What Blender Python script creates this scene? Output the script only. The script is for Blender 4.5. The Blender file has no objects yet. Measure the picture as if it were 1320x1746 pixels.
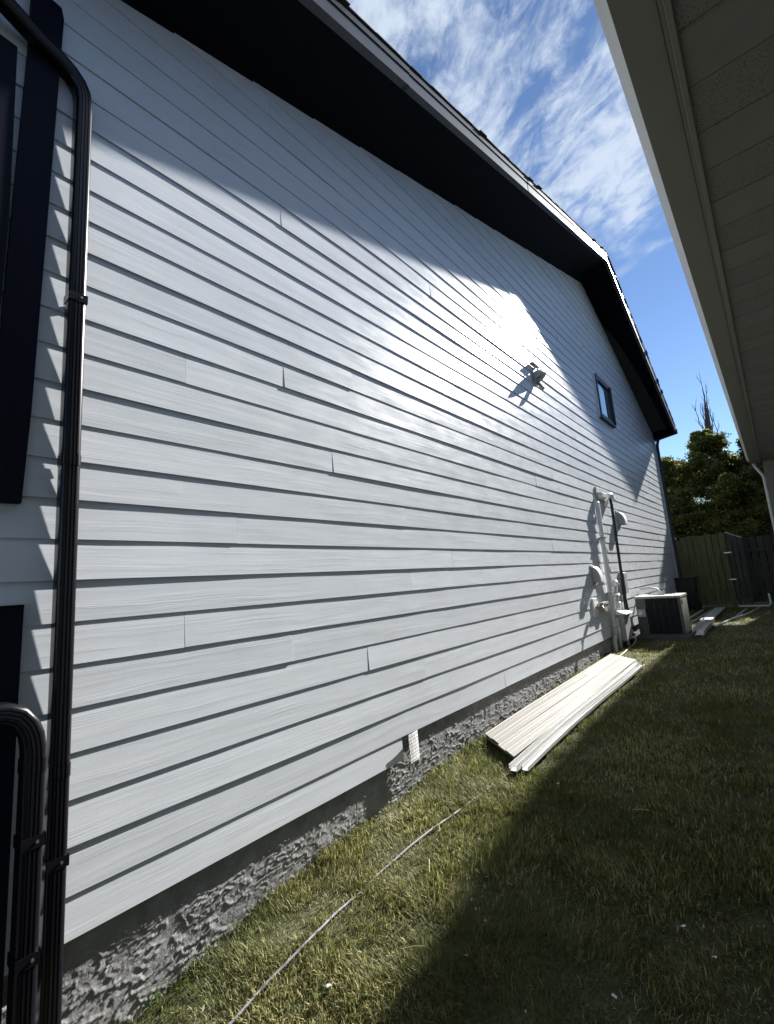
import bpy, math, random
import numpy as np
from mathutils import Matrix, Vector
random.seed(7); rng = np.random.default_rng(7)
R = math.radians
scn = bpy.context.scene

# ------------------------------------------------------------------ camera
CAM = (2.3445, 0.0, 1.3001)
YAW, PITCH, ROLL = 0.69605, 0.15945, -0.07457
def cam_axes():
    f = Vector((-math.sin(YAW)*math.cos(PITCH), math.cos(YAW)*math.cos(PITCH), math.sin(PITCH)))
    r = Vector((math.cos(YAW), math.sin(YAW), 0)); u = r.cross(f)
    c, s = math.cos(ROLL), math.sin(ROLL)
    return c*r+s*u, c*u-s*r, f
r_, u_, f_ = cam_axes()
cd = bpy.data.cameras.new('camera'); cam = bpy.data.objects.new('camera', cd)
scn.collection.objects.link(cam); scn.camera = cam
cam.matrix_world = Matrix(((r_.x, u_.x, -f_.x, CAM[0]), (r_.y, u_.y, -f_.y, CAM[1]), (r_.z, u_.z, -f_.z, CAM[2]), (0, 0, 0, 1)))
cd.sensor_fit = 'HORIZONTAL'; cd.sensor_width = 36; cd.lens = 780/1320*36
cd.clip_start = .02; cd.clip_end = 2000

# ------------------------------------------------------------------ sky + sun
SUN = Vector((1.0, 5.9, 3.6)).normalized()
EL = math.asin(SUN.z); AZ = math.atan2(SUN.x, SUN.y)
w = bpy.data.worlds.new('World'); scn.world = w; w.use_nodes = True
nt = w.node_tree; nt.nodes.clear(); N = nt.nodes.new; L = nt.links.new
sky = N('ShaderNodeTexSky'); sky.sky_type = 'NISHITA'; sky.sun_disc = False
sky.sun_elevation = EL; sky.sun_rotation = AZ; sky.altitude = 2500; sky.air_density = 1.0; sky.dust_density = 0; sky.ozone_density = 3.0
bg = N('ShaderNodeBackground'); bg.inputs[1].default_value = .058; L(sky.outputs[0], bg.inputs[0])
# thin streaky cirrus laid out on a flat layer high overhead (direction divided by its height)
tc = N('ShaderNodeTexCoord'); sp = N('ShaderNodeSeparateXYZ'); L(tc.outputs['Generated'], sp.inputs[0])
mz = N('ShaderNodeMath'); mz.operation = 'MAXIMUM'; mz.inputs[1].default_value = .03; L(sp.outputs[2], mz.inputs[0])
dx = N('ShaderNodeMath'); dx.operation = 'DIVIDE'; L(sp.outputs[0], dx.inputs[0]); L(mz.outputs[0], dx.inputs[1])
dy = N('ShaderNodeMath'); dy.operation = 'DIVIDE'; L(sp.outputs[1], dy.inputs[0]); L(mz.outputs[0], dy.inputs[1])
cb = N('ShaderNodeCombineXYZ'); L(dx.outputs[0], cb.inputs[0]); L(dy.outputs[0], cb.inputs[1])
CR = -62
def noise(vec, rot, sx, sy, det, rough, dist=0., seed=0.):
    m = N('ShaderNodeMapping'); m.inputs['Rotation'].default_value = (0, 0, rot); m.inputs['Scale'].default_value = (sx, sy, 1)
    m.inputs['Location'].default_value = (seed, seed*1.7, seed)
    r1 = N('ShaderNodeMapping'); r1.inputs['Rotation'].default_value = (0, 0, rot); L(vec, r1.inputs[0])
    m.inputs['Rotation'].default_value = (0, 0, 0); L(r1.outputs[0], m.inputs[0])
    n = N('ShaderNodeTexNoise'); n.inputs['Scale'].default_value = 1; n.inputs['Detail'].default_value = det
    n.inputs['Roughness'].default_value = rough; n.inputs['Distortion'].default_value = dist; L(m.outputs[0], n.inputs['Vector']); return n
n1 = noise(cb.outputs[0], R(CR), 15, 7.5, 6, .6, .9, 3.1)
n2 = noise(cb.outputs[0], R(CR+25), 4.5, 3.0, 3, .5, .3, 8.4)
n3 = noise(cb.outputs[0], R(CR+6), 34, 24, 4, .65, .8, 1.2)
def mth(op, a, b, clamp=False):
    m = N('ShaderNodeMath'); m.operation = op; m.use_clamp = clamp
    for i, v in enumerate((a, b)):
        if isinstance(v, (int, float)): m.inputs[i].default_value = v
        else: L(v, m.inputs[i])
    return m.outputs[0]
acc = mth('ADD', mth('MULTIPLY', n1.outputs[0], .62), mth('MULTIPLY', n2.outputs[0], .75))
acc = mth('ADD', acc, mth('MULTIPLY', n3.outputs[0], .22))
mr = N('ShaderNodeMapRange'); mr.inputs[1].default_value = .64; mr.inputs[2].default_value = .96; mr.inputs[3].default_value = 0; mr.inputs[4].default_value = .85
mr.interpolation_type = 'SMOOTHSTEP'; L(acc, mr.inputs[0])
me = N('ShaderNodeMapRange'); me.inputs[1].default_value = .52; me.inputs[2].default_value = .64; me.interpolation_type = 'SMOOTHSTEP'
L(mth('ADD', sp.outputs[2], mth('MULTIPLY', mth('SUBTRACT', n2.outputs[0], .5), .55)), me.inputs[0])                      # the layer thins out towards the horizon
fac = mth('MULTIPLY', mr.outputs[0], me.outputs[0], True)
bgc = N('ShaderNodeBackground'); bgc.inputs[0].default_value = (.76, .86, 1, 1); bgc.inputs[1].default_value = .33
mix = N('ShaderNodeMixShader'); L(fac, mix.inputs[0]); L(bg.outputs[0], mix.inputs[1]); L(bgc.outputs[0], mix.inputs[2])
wo = N('ShaderNodeOutputWorld'); L(mix.outputs[0], wo.inputs[0])

sl = bpy.data.lights.new('sun', 'SUN'); so = bpy.data.objects.new('sun', sl); scn.collection.objects.link(so)
sl.energy = 4.8; sl.angle = R(.8); sl.color = (1, .965, .915)
so.rotation_euler = (-SUN).to_track_quat('-Z', 'Y').to_euler(); so.location = (6, 30, 20)
vs = scn.view_settings; vs.view_transform = 'Standard'; vs.look = 'None'; vs.gamma = 1; vs.exposure = 1.6; vs.use_curve_mapping = False
scn.render.resolution_x = 774; scn.render.resolution_y = 1024

# ------------------------------------------------------------------ helpers
col = scn.collection
def tag(o, label=None, cat=None, group=None, kind=None):
    if label: o['label'] = label
    if cat: o['category'] = cat
    if group: o['group'] = group
    if kind: o['kind'] = kind
    return o
def empty(name, loc=(0, 0, 0), label=None, cat=None, group=None):
    o = bpy.data.objects.new(name, None); o.location = loc; o.empty_display_size = .2; col.objects.link(o)
    return tag(o, label, cat, group)
class MB:
    def __init__(s): s.v = []; s.f = []
    def add(s, vs, fs):
        b = len(s.v); s.v += [tuple(map(float, p)) for p in vs]; s.f += [tuple(b+i for i in f) for f in fs]; return s
    def hexa(s, p):    # 8 points: bottom ring 0-3, top ring 4-7
        return s.add(p, [(3, 2, 1, 0), (4, 5, 6, 7), (0, 1, 5, 4), (1, 2, 6, 5), (2, 3, 7, 6), (3, 0, 4, 7)])
    def box(s, x0, x1, y0, y1, z0, z1):
        return s.hexa([(x0, y0, z0), (x1, y0, z0), (x1, y1, z0), (x0, y1, z0), (x0, y0, z1), (x1, y0, z1), (x1, y1, z1), (x0, y1, z1)])
    def tube(s, path, rad, n=12, cap=True):
        pts = [Vector(p) for p in path]; rr = rad if isinstance(rad, (list, tuple)) else [rad]*len(pts)
        up = None; rings = []
        for i, p in enumerate(pts):
            t = (pts[min(i+1, len(pts)-1)]-pts[max(i-1, 0)]).normalized()
            if up is None:
                up = Vector((0, 0, 1)) if abs(t.z) < .9 else Vector((1, 0, 0))
            a = t.cross(up).normalized(); up = a.cross(t).normalized()
            rings.append([p+rr[i]*(math.cos(2*math.pi*k/n)*a+math.sin(2*math.pi*k/n)*up) for k in range(n)])
        return s.loft(rings, cap)
    def loft(s, rings, cap=True):
        n = len(rings[0]); v = [q for r in rings for q in r]; f = []
        for i in range(len(rings)-1):
            for k in range(n): f.append((i*n+k, i*n+(k+1) % n, (i+1)*n+(k+1) % n, (i+1)*n+k))
        if cap: f.append(tuple(range(n))[::-1]); f.append(tuple(range((len(rings)-1)*n, len(rings)*n)))
        return s.add(v, f)
    def build(s, name, mat=None, parent=None, smooth=False, bevel=0, loc=None):
        me = bpy.data.meshes.new(name); me.from_pydata(s.v, [], s.f); me.validate(); me.update()
        o = bpy.data.objects.new(name, me); col.objects.link(o)
        if mat: me.materials.append(mat)
        if smooth: me.polygons.foreach_set('use_smooth', [True]*len(me.polygons))
        if bevel:
            b = o.modifiers.new('bevel', 'BEVEL'); b.width = bevel; b.segments = 2; b.limit_method = 'ANGLE'
        if parent: 
            o.parent = parent
            p = parent.matrix_basis.translation
            if parent.parent is None and loc is None and parent.type == 'EMPTY':
                o.matrix_parent_inverse = Matrix.Translation(-p)
            elif parent.parent is not None or parent.type != 'EMPTY':
                pass
        if loc is not None: o.location = loc
        return o

def sub(mb, name, mt, par, **k):
    o = mb.build(name, mt, par, **k); o.matrix_parent_inverse = Matrix.Identity(4); return o

def mat(name, color, rough=.5, metal=0, spec=.5, bump=None, var=None, coat=0, trans=0, sheen=0):
    m = bpy.data.materials.new(name); m.use_nodes = True; t = m.node_tree; b = t.nodes['Principled BSDF']
    b.inputs['Base Color'].default_value = (*color, 1); b.inputs['Roughness'].default_value = rough
    b.inputs['Metallic'].default_value = metal; b.inputs['Specular IOR Level'].default_value = spec
    if coat: b.inputs['Coat Weight'].default_value = coat
    g = t.nodes.new('ShaderNodeNewGeometry')
    if var:     # (scale vec, detail, amount): colour wear
        mp = t.nodes.new('ShaderNodeMapping'); mp.inputs['Scale'].default_value = var[0]; t.links.new(g.outputs['Position'], mp.inputs[0])
        n = t.nodes.new('ShaderNodeTexNoise'); n.inputs['Scale'].default_value = 1; n.inputs['Detail'].default_value = var[1]; n.inputs['Roughness'].default_value = .62
        t.links.new(mp.outputs[0], n.inputs['Vector'])
        r = t.nodes.new('ShaderNodeMapRange'); r.inputs[1].default_value = .3; r.inputs[2].default_value = .7; r.inputs[3].default_value = 1-var[2]; r.inputs[4].default_value = 1+var[2]
        t.links.new(n.outputs[0], r.inputs[0])
        x = t.nodes.new('ShaderNodeMix'); x.data_type = 'RGBA'; x.blend_type = 'MULTIPLY'; x.inputs[0].default_value = 1
        x.inputs[6].default_value = (*color, 1); t.links.new(r.outputs[0], x.inputs[7]); t.links.new(x.outputs[2], b.inputs['Base Color'])
    if bump:    # (scale vec, detail, strength, distance)
        mp = t.nodes.new('ShaderNodeMapping'); mp.inputs['Scale'].default_value = bump[0]; t.links.new(g.outputs['Position'], mp.inputs[0])
        n = t.nodes.new('ShaderNodeTexNoise'); n.inputs['Scale'].default_value = 1; n.inputs['Detail'].default_value = bump[1]; n.inputs['Roughness'].default_value = .6
        t.links.new(mp.outputs[0], n.inputs['Vector'])
        bp = t.nodes.new('ShaderNodeBump'); bp.inputs['Strength'].default_value = bump[2]; bp.inputs['Distance'].default_value = bump[3]
        t.links.new(n.outputs[0], bp.inputs['Height']); t.links.new(bp.outputs[0], b.inputs['Normal'])
    return m

def siding_material():
    m = bpy.data.materials.new('painted_siding'); m.use_nodes = True; t = m.node_tree; b = t.nodes['Principled BSDF']; n_ = t.nodes.new; l = t.links.new
    g = n_('ShaderNodeNewGeometry'); oi = n_('ShaderNodeObjectInfo')
    off = n_('ShaderNodeVectorMath'); off.operation = 'MULTIPLY_ADD'
    cx = n_('ShaderNodeCombineXYZ')
    for i in range(3): l(oi.outputs['Random'], cx.inputs[i])
    l(cx.outputs[0], off.inputs[0]); off.inputs[1].default_value = (3, 37, 23); l(g.outputs['Position'], off.inputs[2])
    # slow sideways wander so the grain flows instead of running dead straight
    wob = n_('ShaderNodeMapping'); wob.inputs['Scale'].default_value = (1, 1.6, 3); l(off.outputs[0], wob.inputs[0])
    wn = n_('ShaderNodeTexNoise'); wn.inputs['Scale'].default_value = 1; wn.inputs['Detail'].default_value = 2; l(wob.outputs[0], wn.inputs['Vector'])
    wv = n_('ShaderNodeVectorMath'); wv.operation = 'MULTIPLY_ADD'; l(wn.outputs['Color'], wv.inputs[0]); wv.inputs[1].default_value = (0, 0, .045); l(off.outputs[0], wv.inputs[2])
    mp = n_('ShaderNodeMapping'); mp.inputs['Scale'].default_value = (0, 1.5, 130); l(wv.outputs[0], mp.inputs[0])
    gn = n_('ShaderNodeTexNoise'); gn.inputs['Scale'].default_value = 1; gn.inputs['Detail'].default_value = 5; gn.inputs['Roughness'].default_value = .6; l(mp.outputs[0], gn.inputs['Vector'])
    # grain is deep in bands, faint elsewhere
    mp2 = n_('ShaderNodeMapping'); mp2.inputs['Scale'].default_value = (0, .9, 16); l(wv.outputs[0], mp2.inputs[0])
    bn = n_('ShaderNodeTexNoise'); bn.inputs['Scale'].default_value = 1; bn.inputs['Detail'].default_value = 2; l(mp2.outputs[0], bn.inputs['Vector'])
    br = n_('ShaderNodeMapRange'); br.inputs[1].default_value = .42; br.inputs[2].default_value = .68; br.inputs[3].default_value = .10; br.inputs[4].default_value = 1; l(bn.outputs[0], br.inputs[0])
    hm = n_('ShaderNodeMath'); hm.operation = 'MULTIPLY'; l(gn.outputs[0], hm.inputs[0]); l(br.outputs[0], hm.inputs[1])
    # long shallow waviness of the sheet
    mp3 = n_('ShaderNodeMapping'); mp3.inputs['Scale'].default_value = (0, 1.3, 5); l(off.outputs[0], mp3.inputs[0])
    ln = n_('ShaderNodeTexNoise'); ln.inputs['Scale'].default_value = 1; ln.inputs['Detail'].default_value = 1; l(mp3.outputs[0], ln.inputs['Vector'])
    b1 = n_('ShaderNodeBump'); b1.inputs['Strength'].default_value = .3; b1.inputs['Distance'].default_value = .006; l(ln.outputs[0], b1.inputs['Height'])
    b2 = n_('ShaderNodeBump'); b2.inputs['Strength'].default_value = .7; b2.inputs['Distance'].default_value = .0022; l(hm.outputs[0], b2.inputs['Height']); l(b1.outputs[0], b2.inputs['Normal'])
    l(b2.outputs[0], b.inputs['Normal'])
    # paint: slight board-to-board shift and faint smears
    mp4 = n_('ShaderNodeMapping'); mp4.inputs['Scale'].default_value = (0, 3.5, 14); l(off.outputs[0], mp4.inputs[0])
    sn = n_('ShaderNodeTexNoise'); sn.inputs['Scale'].default_value = 1; sn.inputs['Detail'].default_value = 4; l(mp4.outputs[0], sn.inputs['Vector'])
    sr = n_('ShaderNodeMapRange'); sr.inputs[1].default_value = .3; sr.inputs[2].default_value = .7; sr.inputs[3].default_value = .96; sr.inputs[4].default_value = 1.03; l(sn.outputs[0], sr.inputs[0])
    orr = n_('ShaderNodeMapRange'); orr.inputs[3].default_value = .95; orr.inputs[4].default_value = 1.05; l(oi.outputs['Random'], orr.inputs[0])
    mm = n_('ShaderNodeMath'); mm.operation = 'MULTIPLY'; l(sr.outputs[0], mm.inputs[0]); l(orr.outputs[0], mm.inputs[1])
    x = n_('ShaderNodeMix'); x.data_type = 'RGBA'; x.blend_type = 'MULTIPLY'; x.inputs[0].default_value = 1; x.inputs[6].default_value = (.56, .59, .625, 1)
    l(mm.outputs[0], x.inputs[7]); l(x.outputs[2], b.inputs['Base Color'])
    rr = n_('ShaderNodeMapRange'); rr.inputs[1].default_value = .35; rr.inputs[2].default_value = .65; rr.inputs[3].default_value = .27; rr.inputs[4].default_value = .36; l(sn.outputs[0], rr.inputs[0])
    l(rr.outputs[0], b.inputs['Roughness']); b.inputs['Specular IOR Level'].default_value = .08
    return m

M = {}
M['siding'] = siding_material()
M['substrate'] = mat('sheathing', (.2, .2, .2), .9)
M['navy'] = mat('dark_navy_aluminium', (.005, .006, .013), .55, 0, .10, bump=((30, 30, 30), 2, .1, .001))
M['soffit_dark'] = mat('dark_soffit_aluminium', (.003, .0032, .006), .7, 0, .08)
M['fascia'] = mat('charcoal_fascia_metal', (.032, .038, .048), .44, 0, .5, bump=((6, 6, 6), 3, .15, .01), var=((3, 3, 3), 3, .2))
M['shingle'] = mat('asphalt_shingle', (.03, .03, .032), .95, bump=((300, 300, 300), 3, .5, .002), var=((20, 20, 20), 3, .35))
M['spout'] = mat('black_downspout_metal', (.005, .005, .008), .27, 0, .32, bump=((14, 14, 2), 3, .10, .004))
M['stucco'] = mat('parged_concrete', (.22, .22, .222), .85, 0, .4, bump=((140, 140, 140), 5, .6, .004), var=((9, 9, 9), 5, .25))
M['window_frame'] = mat('dark_window_frame', (.015, .016, .022), .4)
M['glass'] = mat('window_glass', (.30, .34, .38), .04, .65, 1)
M['white'] = mat('white_vinyl', (.72, .72, .70), .4, var=((8, 8, 8), 3, .06))
M['pvc'] = mat('grey_pvc', (.50, .50, .49), .45, var=((8, 8, 8), 3, .08))
M['greybox'] = mat('grey_enamel', (.34, .35, .35), .5, var=((12, 12, 12), 3, .1))
M['hose'] = mat('grey_hose_rubber', (.26, .25, .27), .55)
M['lamp_grey'] = mat('grey_lamp_enamel', (.34, .335, .32), .55)
M['brass'] = mat('dull_brass', (.35, .30, .2), .4, .8)
M['rubber'] = mat('black_rubber', (.008, .008, .009), .45)
M['cream'] = mat('cream_steel', (.26, .252, .228), .5, 0, .5, var=((5, 2, 5), 3, .05))
M['trim_white'] = mat('white_trim_metal', (.50, .50, .49), .35, 0, .5)
M['galv'] = mat('galvanised_steel', (.45, .46, .47), .3, .9, var=((20, 20, 20), 3, .15))
M['ac_shaded'] = mat('ac_shaded_enamel', (.075, .074, .068), .45, var=((6, 6, 6), 4, .1))  # darker enamel copy: shade on the front put into the colour
M['ac_sunlit'] = mat('ac_sunlit_enamel', (.36, .355, .33), .4)  # paler enamel copy: sunlight on lid and side put into the colour
M['ac_dark'] = mat('ac_coil_black', (.012, .012, .013), .6)
M['concrete'] = mat('concrete_pad', (.10, .098, .09), .9, bump=((60, 60, 60), 4, .4, .004), var=((8, 8, 8), 4, .2))
M['fence_old'] = mat('weathered_fence_wood', (.115, .12, .052), .85, bump=((60, 60, 4), 4, .5, .004), var=((25, 25, 2), 4, .4))
M['fence_dark'] = mat('dark_stained_wood', (.05, .045, .04), .8, bump=((60, 60, 4), 4, .5, .004), var=((25, 25, 2), 4, .4))
M['bin'] = mat('black_bin_plastic', (.01, .011, .012), .45)
M['nb_gutter'] = mat('neighbour_gutter_enamel', (.74, .735, .70), .38, var=((3, 1, 3), 3, .08))
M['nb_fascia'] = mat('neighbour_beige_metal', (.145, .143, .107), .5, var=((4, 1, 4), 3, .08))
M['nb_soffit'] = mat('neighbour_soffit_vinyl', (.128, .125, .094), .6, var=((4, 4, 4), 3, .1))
M['nb_bounce'] = mat('neighbour_bounce_wall', (.62, .62, .60), .6, bump=((2, 2, 40), 2, .3, .004))  # unseen long wall made pale to bounce fill light onto the grey siding
M['nb_wall'] = mat('neighbour_stucco', (.22, .215, .185), .9, bump=((80, 80, 80), 4, .5, .006))
M['paper'] = mat('white_paper', (.75, .75, .73), .7)
M['bark'] = mat('bark', (.07, .055, .04), .9, bump=((30, 30, 8), 4, .8, .01), var=((10, 10, 3), 3, .3))
M['straw'] = mat('dry_stalk', (.42, .36, .2), .8)
M['soil'] = mat('lawn_soil', (.085, .085, .036), .95, bump=((150, 150, 150), 5, 1, .012), var=((90, 90, 90), 5, .7))

def attr_mat(name, rough=.55, transl=.25, spec=.3):
    m = bpy.data.materials.new(name); m.use_nodes = True; t = m.node_tree; b = t.nodes['Principled BSDF']
    a = t.nodes.new('ShaderNodeAttribute'); a.attribute_name = 'tint'
    t.links.new(a.outputs['Color'], b.inputs['Base Color']); b.inputs['Roughness'].default_value = rough; b.inputs['Specular IOR Level'].default_value = spec
    tr = t.nodes.new('ShaderNodeBsdfTranslucent'); t.links.new(a.outputs['Color'], tr.inputs[0])
    mx = t.nodes.new('ShaderNodeMixShader'); mx.inputs[0].default_value = transl
    o = t.nodes['Material Output']; t.links.new(b.outputs[0], mx.inputs[1]); t.links.new(tr.outputs[0], mx.inputs[2]); t.links.new(mx.outputs[0], o.inputs[0])
    return m
M['grass'] = attr_mat('grass_blade', .5, .42)
M['leaf'] = attr_mat('evergreen_leaf', .55, .5)

def np_mesh(name, V, F, mat_, tint=None, parent=None, smooth=False):
    """V (n,3); F (m,k) with constant k"""
    me = bpy.data.meshes.new(name); k = F.shape[1]
    me.vertices.add(len(V)); me.vertices.foreach_set('co', V.astype(np.float32).ravel())
    me.loops.add(F.size); me.loops.foreach_set('vertex_index', F.astype(np.int32).ravel())
    me.polygons.add(len(F)); me.polygons.foreach_set('loop_start', np.arange(0, F.size, k, dtype=np.int32))
    try: me.polygons.foreach_set('loop_total', np.full(len(F), k, dtype=np.int32))
    except Exception: pass
    if tint is not None:
        a = me.attributes.new('tint', 'FLOAT_COLOR', 'POINT'); c = np.ones((len(V), 4), np.float32); c[:, :3] = tint; a.data.foreach_set('color', c.ravel())
    if smooth: me.polygons.foreach_set('use_smooth', np.ones(len(F), bool))
    me.update(); me.validate()
    me.materials.append(mat_); o = bpy.data.objects.new(name, me); col.objects.link(o)
    if parent: o.parent = parent
    return o

# smooth value noise in numpy
def vnoise(x, y, seed=0):
    xi = np.floor(x).astype(int); yi = np.floor(y).astype(int); fx = x-xi; fy = y-yi
    fx = fx*fx*(3-2*fx); fy = fy*fy*(3-2*fy)
    def h(a, b):
        n = (a*374761393+b*668265263+seed*982451653) & 0x7fffffff
        n = ((n ^ (n >> 13))*1274126177) & 0x7fffffff
        return ((n ^ (n >> 16)) & 0xffff)/65535.
    return (h(xi, yi)*(1-fx)+h(xi+1, yi)*fx)*(1-fy)+(h(xi, yi+1)*(1-fx)+h(xi+1, yi+1)*fx)*fy
def fbm(x, y, o=4, seed=0):
    s = 0; a = .5
    for i in range(o): s = s+a*vnoise(x*2**i, y*2**i, seed+i*17); a *= .5
    return s/(1-.5**o)

# ------------------------------------------------------------------ ground
GY = [-200, -6, 0, .93, 1.5, 2.5, 4.1, 5.8, 7.7, 12, 17, 40, 400]; GZ = [-.6, -.52, -.47, -.44, -.345, -.26, -.18, -.14, -.09, -.05, 0, .1, .1]
def g(y): return np.interp(y, GY, GZ)
def ground_z(x, y): return g(y)+.045*(fbm(x*1.3+50, y*1.3+50, 3, 5)-.5)*np.clip((x+.1)*2, 0, 1)
xs = np.concatenate([[-300, -100, -30, -10, -3, -1, -.3], np.arange(-.06, 2.6, .06), np.arange(2.7, 5, .3), [6, 9, 15, 30, 100, 300]])
ys = np.concatenate([[-200, -60, -20, -6, -3, -1], np.arange(-.5, 8, .06), np.arange(8.1, 20, .25), [22, 25, 30, 40, 60, 100, 200, 400]])
X, Y = np.meshgrid(xs, ys, indexing='ij'); V = np.stack([X, Y, ground_z(X, Y)], -1).reshape(-1, 3)
nx, ny = len(xs), len(ys); I = np.arange(nx*ny).reshape(nx, ny)
F = np.stack([I[:-1, :-1], I[1:, :-1], I[1:, 1:], I[:-1, 1:]], -1).reshape(-1, 4)
ground = np_mesh('ground', V, F, M['soil'], smooth=True); tag(ground, kind='structure')

# ------------------------------------------------------------------ the house
E_ = .178
YL, YR = -1.4, 15.9
PKI = (10.09, 7.578); PKO = (9.80, 7.62); OV = .60
def zs_in(y): return np.minimum(4.469+.308*np.asarray(y), 11.053-.344*np.asarray(y))
def zs_out(y): return np.minimum(4.563+.312*np.asarray(y), 11.687-.415*np.asarray(y))
house = empty('house', (0, 8, -.1), 'grey lap-sided house with black soffit and parged foundation, left side of the photo', 'house')
# sheathing and back of the building (closed body)
m = MB(); XB = -8.5
m.add([(-.085, YL, -.6), (-.085, YR-.02, -.6), (-.085, YR-.02, 5.5), (-.085, PKI[0], 7.5), (-.085, YL, 3.98),
       (XB, YL, -.6), (XB, YR-.02, -.6), (XB, YR-.02, 5.5), (XB, PKI[0], 7.5), (XB, YL, 3.98)],
      [(0, 1, 2, 3, 4), (9, 8, 7, 6, 5), (0, 5, 6, 1), (1, 6, 7, 2), (4, 9, 5, 0), (2, 7, 8, 3), (3, 8, 9, 4)])
m.build('wall', M['substrate'], house)
# one object per siding board; joints read off the photograph, stepped .67 m per course
known = {6: 1.14, 5: 1.81, 4: 2.48, 3: 3.15, 2: 3.82, 1: 4.51, 14: 1.15, 15: 1.83, 16: 2.50, 17: 3.17, 18: 3.84, 19: 3.85+.3, 20: 3.19, 21: 2.53, 22: 1.86, 23: 1.19,
         7: 3.05, 8: 3.72, 9: 1.45, 10: 3.05, 11: 4.3, 12: 2.24, 13: 4.55, 24: 3.79, 25: 3.13, 26: 2.45, 27: 1.8, 0: -.4}
BL = 4.88
kk = 0; boards = 0
for k in range(0, 43):
    z0 = k*E_ if k else .021
    z1 = (k+1)*E_+.03
    j = known.get(k, random.uniform(0, BL))
    edges = [YL]+[y for y in np.arange(j-2*BL, YR, BL) if YL+.3 < y < YR-.3]+[YR]
    ymax = 2.79 if k == 0 else YR
    for a, b_ in zip(edges[:-1], edges[1:]):
        b_ = min(b_, ymax)
        if b_-a < .05: continue
        gap = .0006
        a2, b2 = a+gap, b_-gap
        # clip under the rake
        lo_l = (z0-4.469-.02)/.308; hi_r = (11.053+.02-z0)/.344
        a2 = max(a2, lo_l); b2 = min(b2, hi_r)
        if b2-a2 < .03: continue
        n = max(2, int((b2-a2)/.30)+1)
        yy = np.linspace(a2, b2, n)
        yc = [(z1-4.469-.04)/.308, (11.053+.04-z1)/.344]
        yy = np.unique(np.concatenate([yy, [y for y in yc if a2 < y < b2]]))
        ph = random.uniform(0, 99); cup = random.uniform(-.0015, .002)
        bow = .0042*(vnoise(yy*.9+ph, yy*0+k, 3)-.5)+.002*(vnoise(yy*2.7+ph, yy*0+k, 9)-.5)
        wz = .0030*(vnoise(yy*.8+ph+7, yy*0+k, 13)-.5)
        top = np.minimum(z1, zs_in(yy)+.04); top = np.maximum(top, z0+.012)
        m = MB(); rings = []
        for i, y in enumerate(yy):
            xf = bow[i]+cup; t = (top[i]-z0)/(E_+.03)
            xt = xf*(1-t)-.0098*t
            rings.append([(xf-.0082, y, z0+wz[i]), (xf-.001, y, z0+wz[i]), (xf, y, z0+wz[i]+.0012), (xt, y, top[i]), (xt-.0082, y, top[i])])
        m.loft(rings); m.build('siding_board', M['siding'], house); boards += 1
# corner trim at the far end
m = MB().box(-.03, .014, YR-.01, YR+.09, .10, 5.52); m.build('corner_trim', M['siding'], house)
# parged foundation: overlapping trowel marks, thick at one ragged lip
def foundation():
    yb = [(-1.4, .5, .03), (.5, 3.0, .0055), (3.0, 4.5, .008), (4.5, 9.0, .014), (9.0, 15.9, .08)]
    ys = np.concatenate([np.arange(a, b, s) for a, b, s in yb]+[[15.9]]); zsf = np.concatenate([np.arange(-.62, -.46, .04), np.arange(-.46, .19, .0055)])
    Yg, Zg = np.meshgrid(ys, zsf, indexing='ij'); H = .004*fbm(Yg*5, Zg*9, 4, 2)+.0025*fbm(Yg*40, Zg*55, 3, 4)
    # plates that thicken slowly and end in a torn lip: two warped saw-tooth layers, plus loose lumps
    wy = .10*(fbm(Yg*7, Zg*11, 3, 31)-.5); wz = .07*(fbm(Yg*8+5, Zg*12, 3, 33)-.5)
    rag = .30*(fbm(Yg*55, Zg*70, 3, 35)-.5)
    n1_ = fbm((Yg+wy)*4.2+.35*Zg, (Zg+wz)*13, 3, 37)*5.5+rag; n2_ = fbm((Yg+wz)*9.0, (Zg+wy)*26, 2, 39)*5+rag*1.3
    f1 = n1_-np.floor(n1_); f2 = n2_-np.floor(n2_)
    amp = .55+.9*fbm(Yg*3, Zg*5, 2, 44)
    H = H*.8+.0085*amp*f1**4.5+.0042*f2**4*(.4+.8*f1)+.0018*np.floor(n1_)+.006*(fbm(Yg*2.2, Zg*5, 2, 51)-.5)
    H = np.clip(H-H.mean()+.012, 0, .034)
    Vv = np.stack([-.046+H, Yg, Zg], -1).reshape(-1, 3); na_, nb2_ = Yg.shape; I = np.arange(na_*nb2_).reshape(na_, nb2_)
    Ff = np.stack([I[:-1, :-1], I[1:, :-1], I[1:, 1:], I[:-1, 1:]], -1).reshape(-1, 4)
    o = np_mesh('foundation', Vv, Ff, M['stucco'], smooth=False); o.parent = house; o.matrix_parent_inverse = Matrix.Translation(-house.location)
    tag(o, 'dark grey concrete footing with rough torn trowel texture')
foundation()

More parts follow.
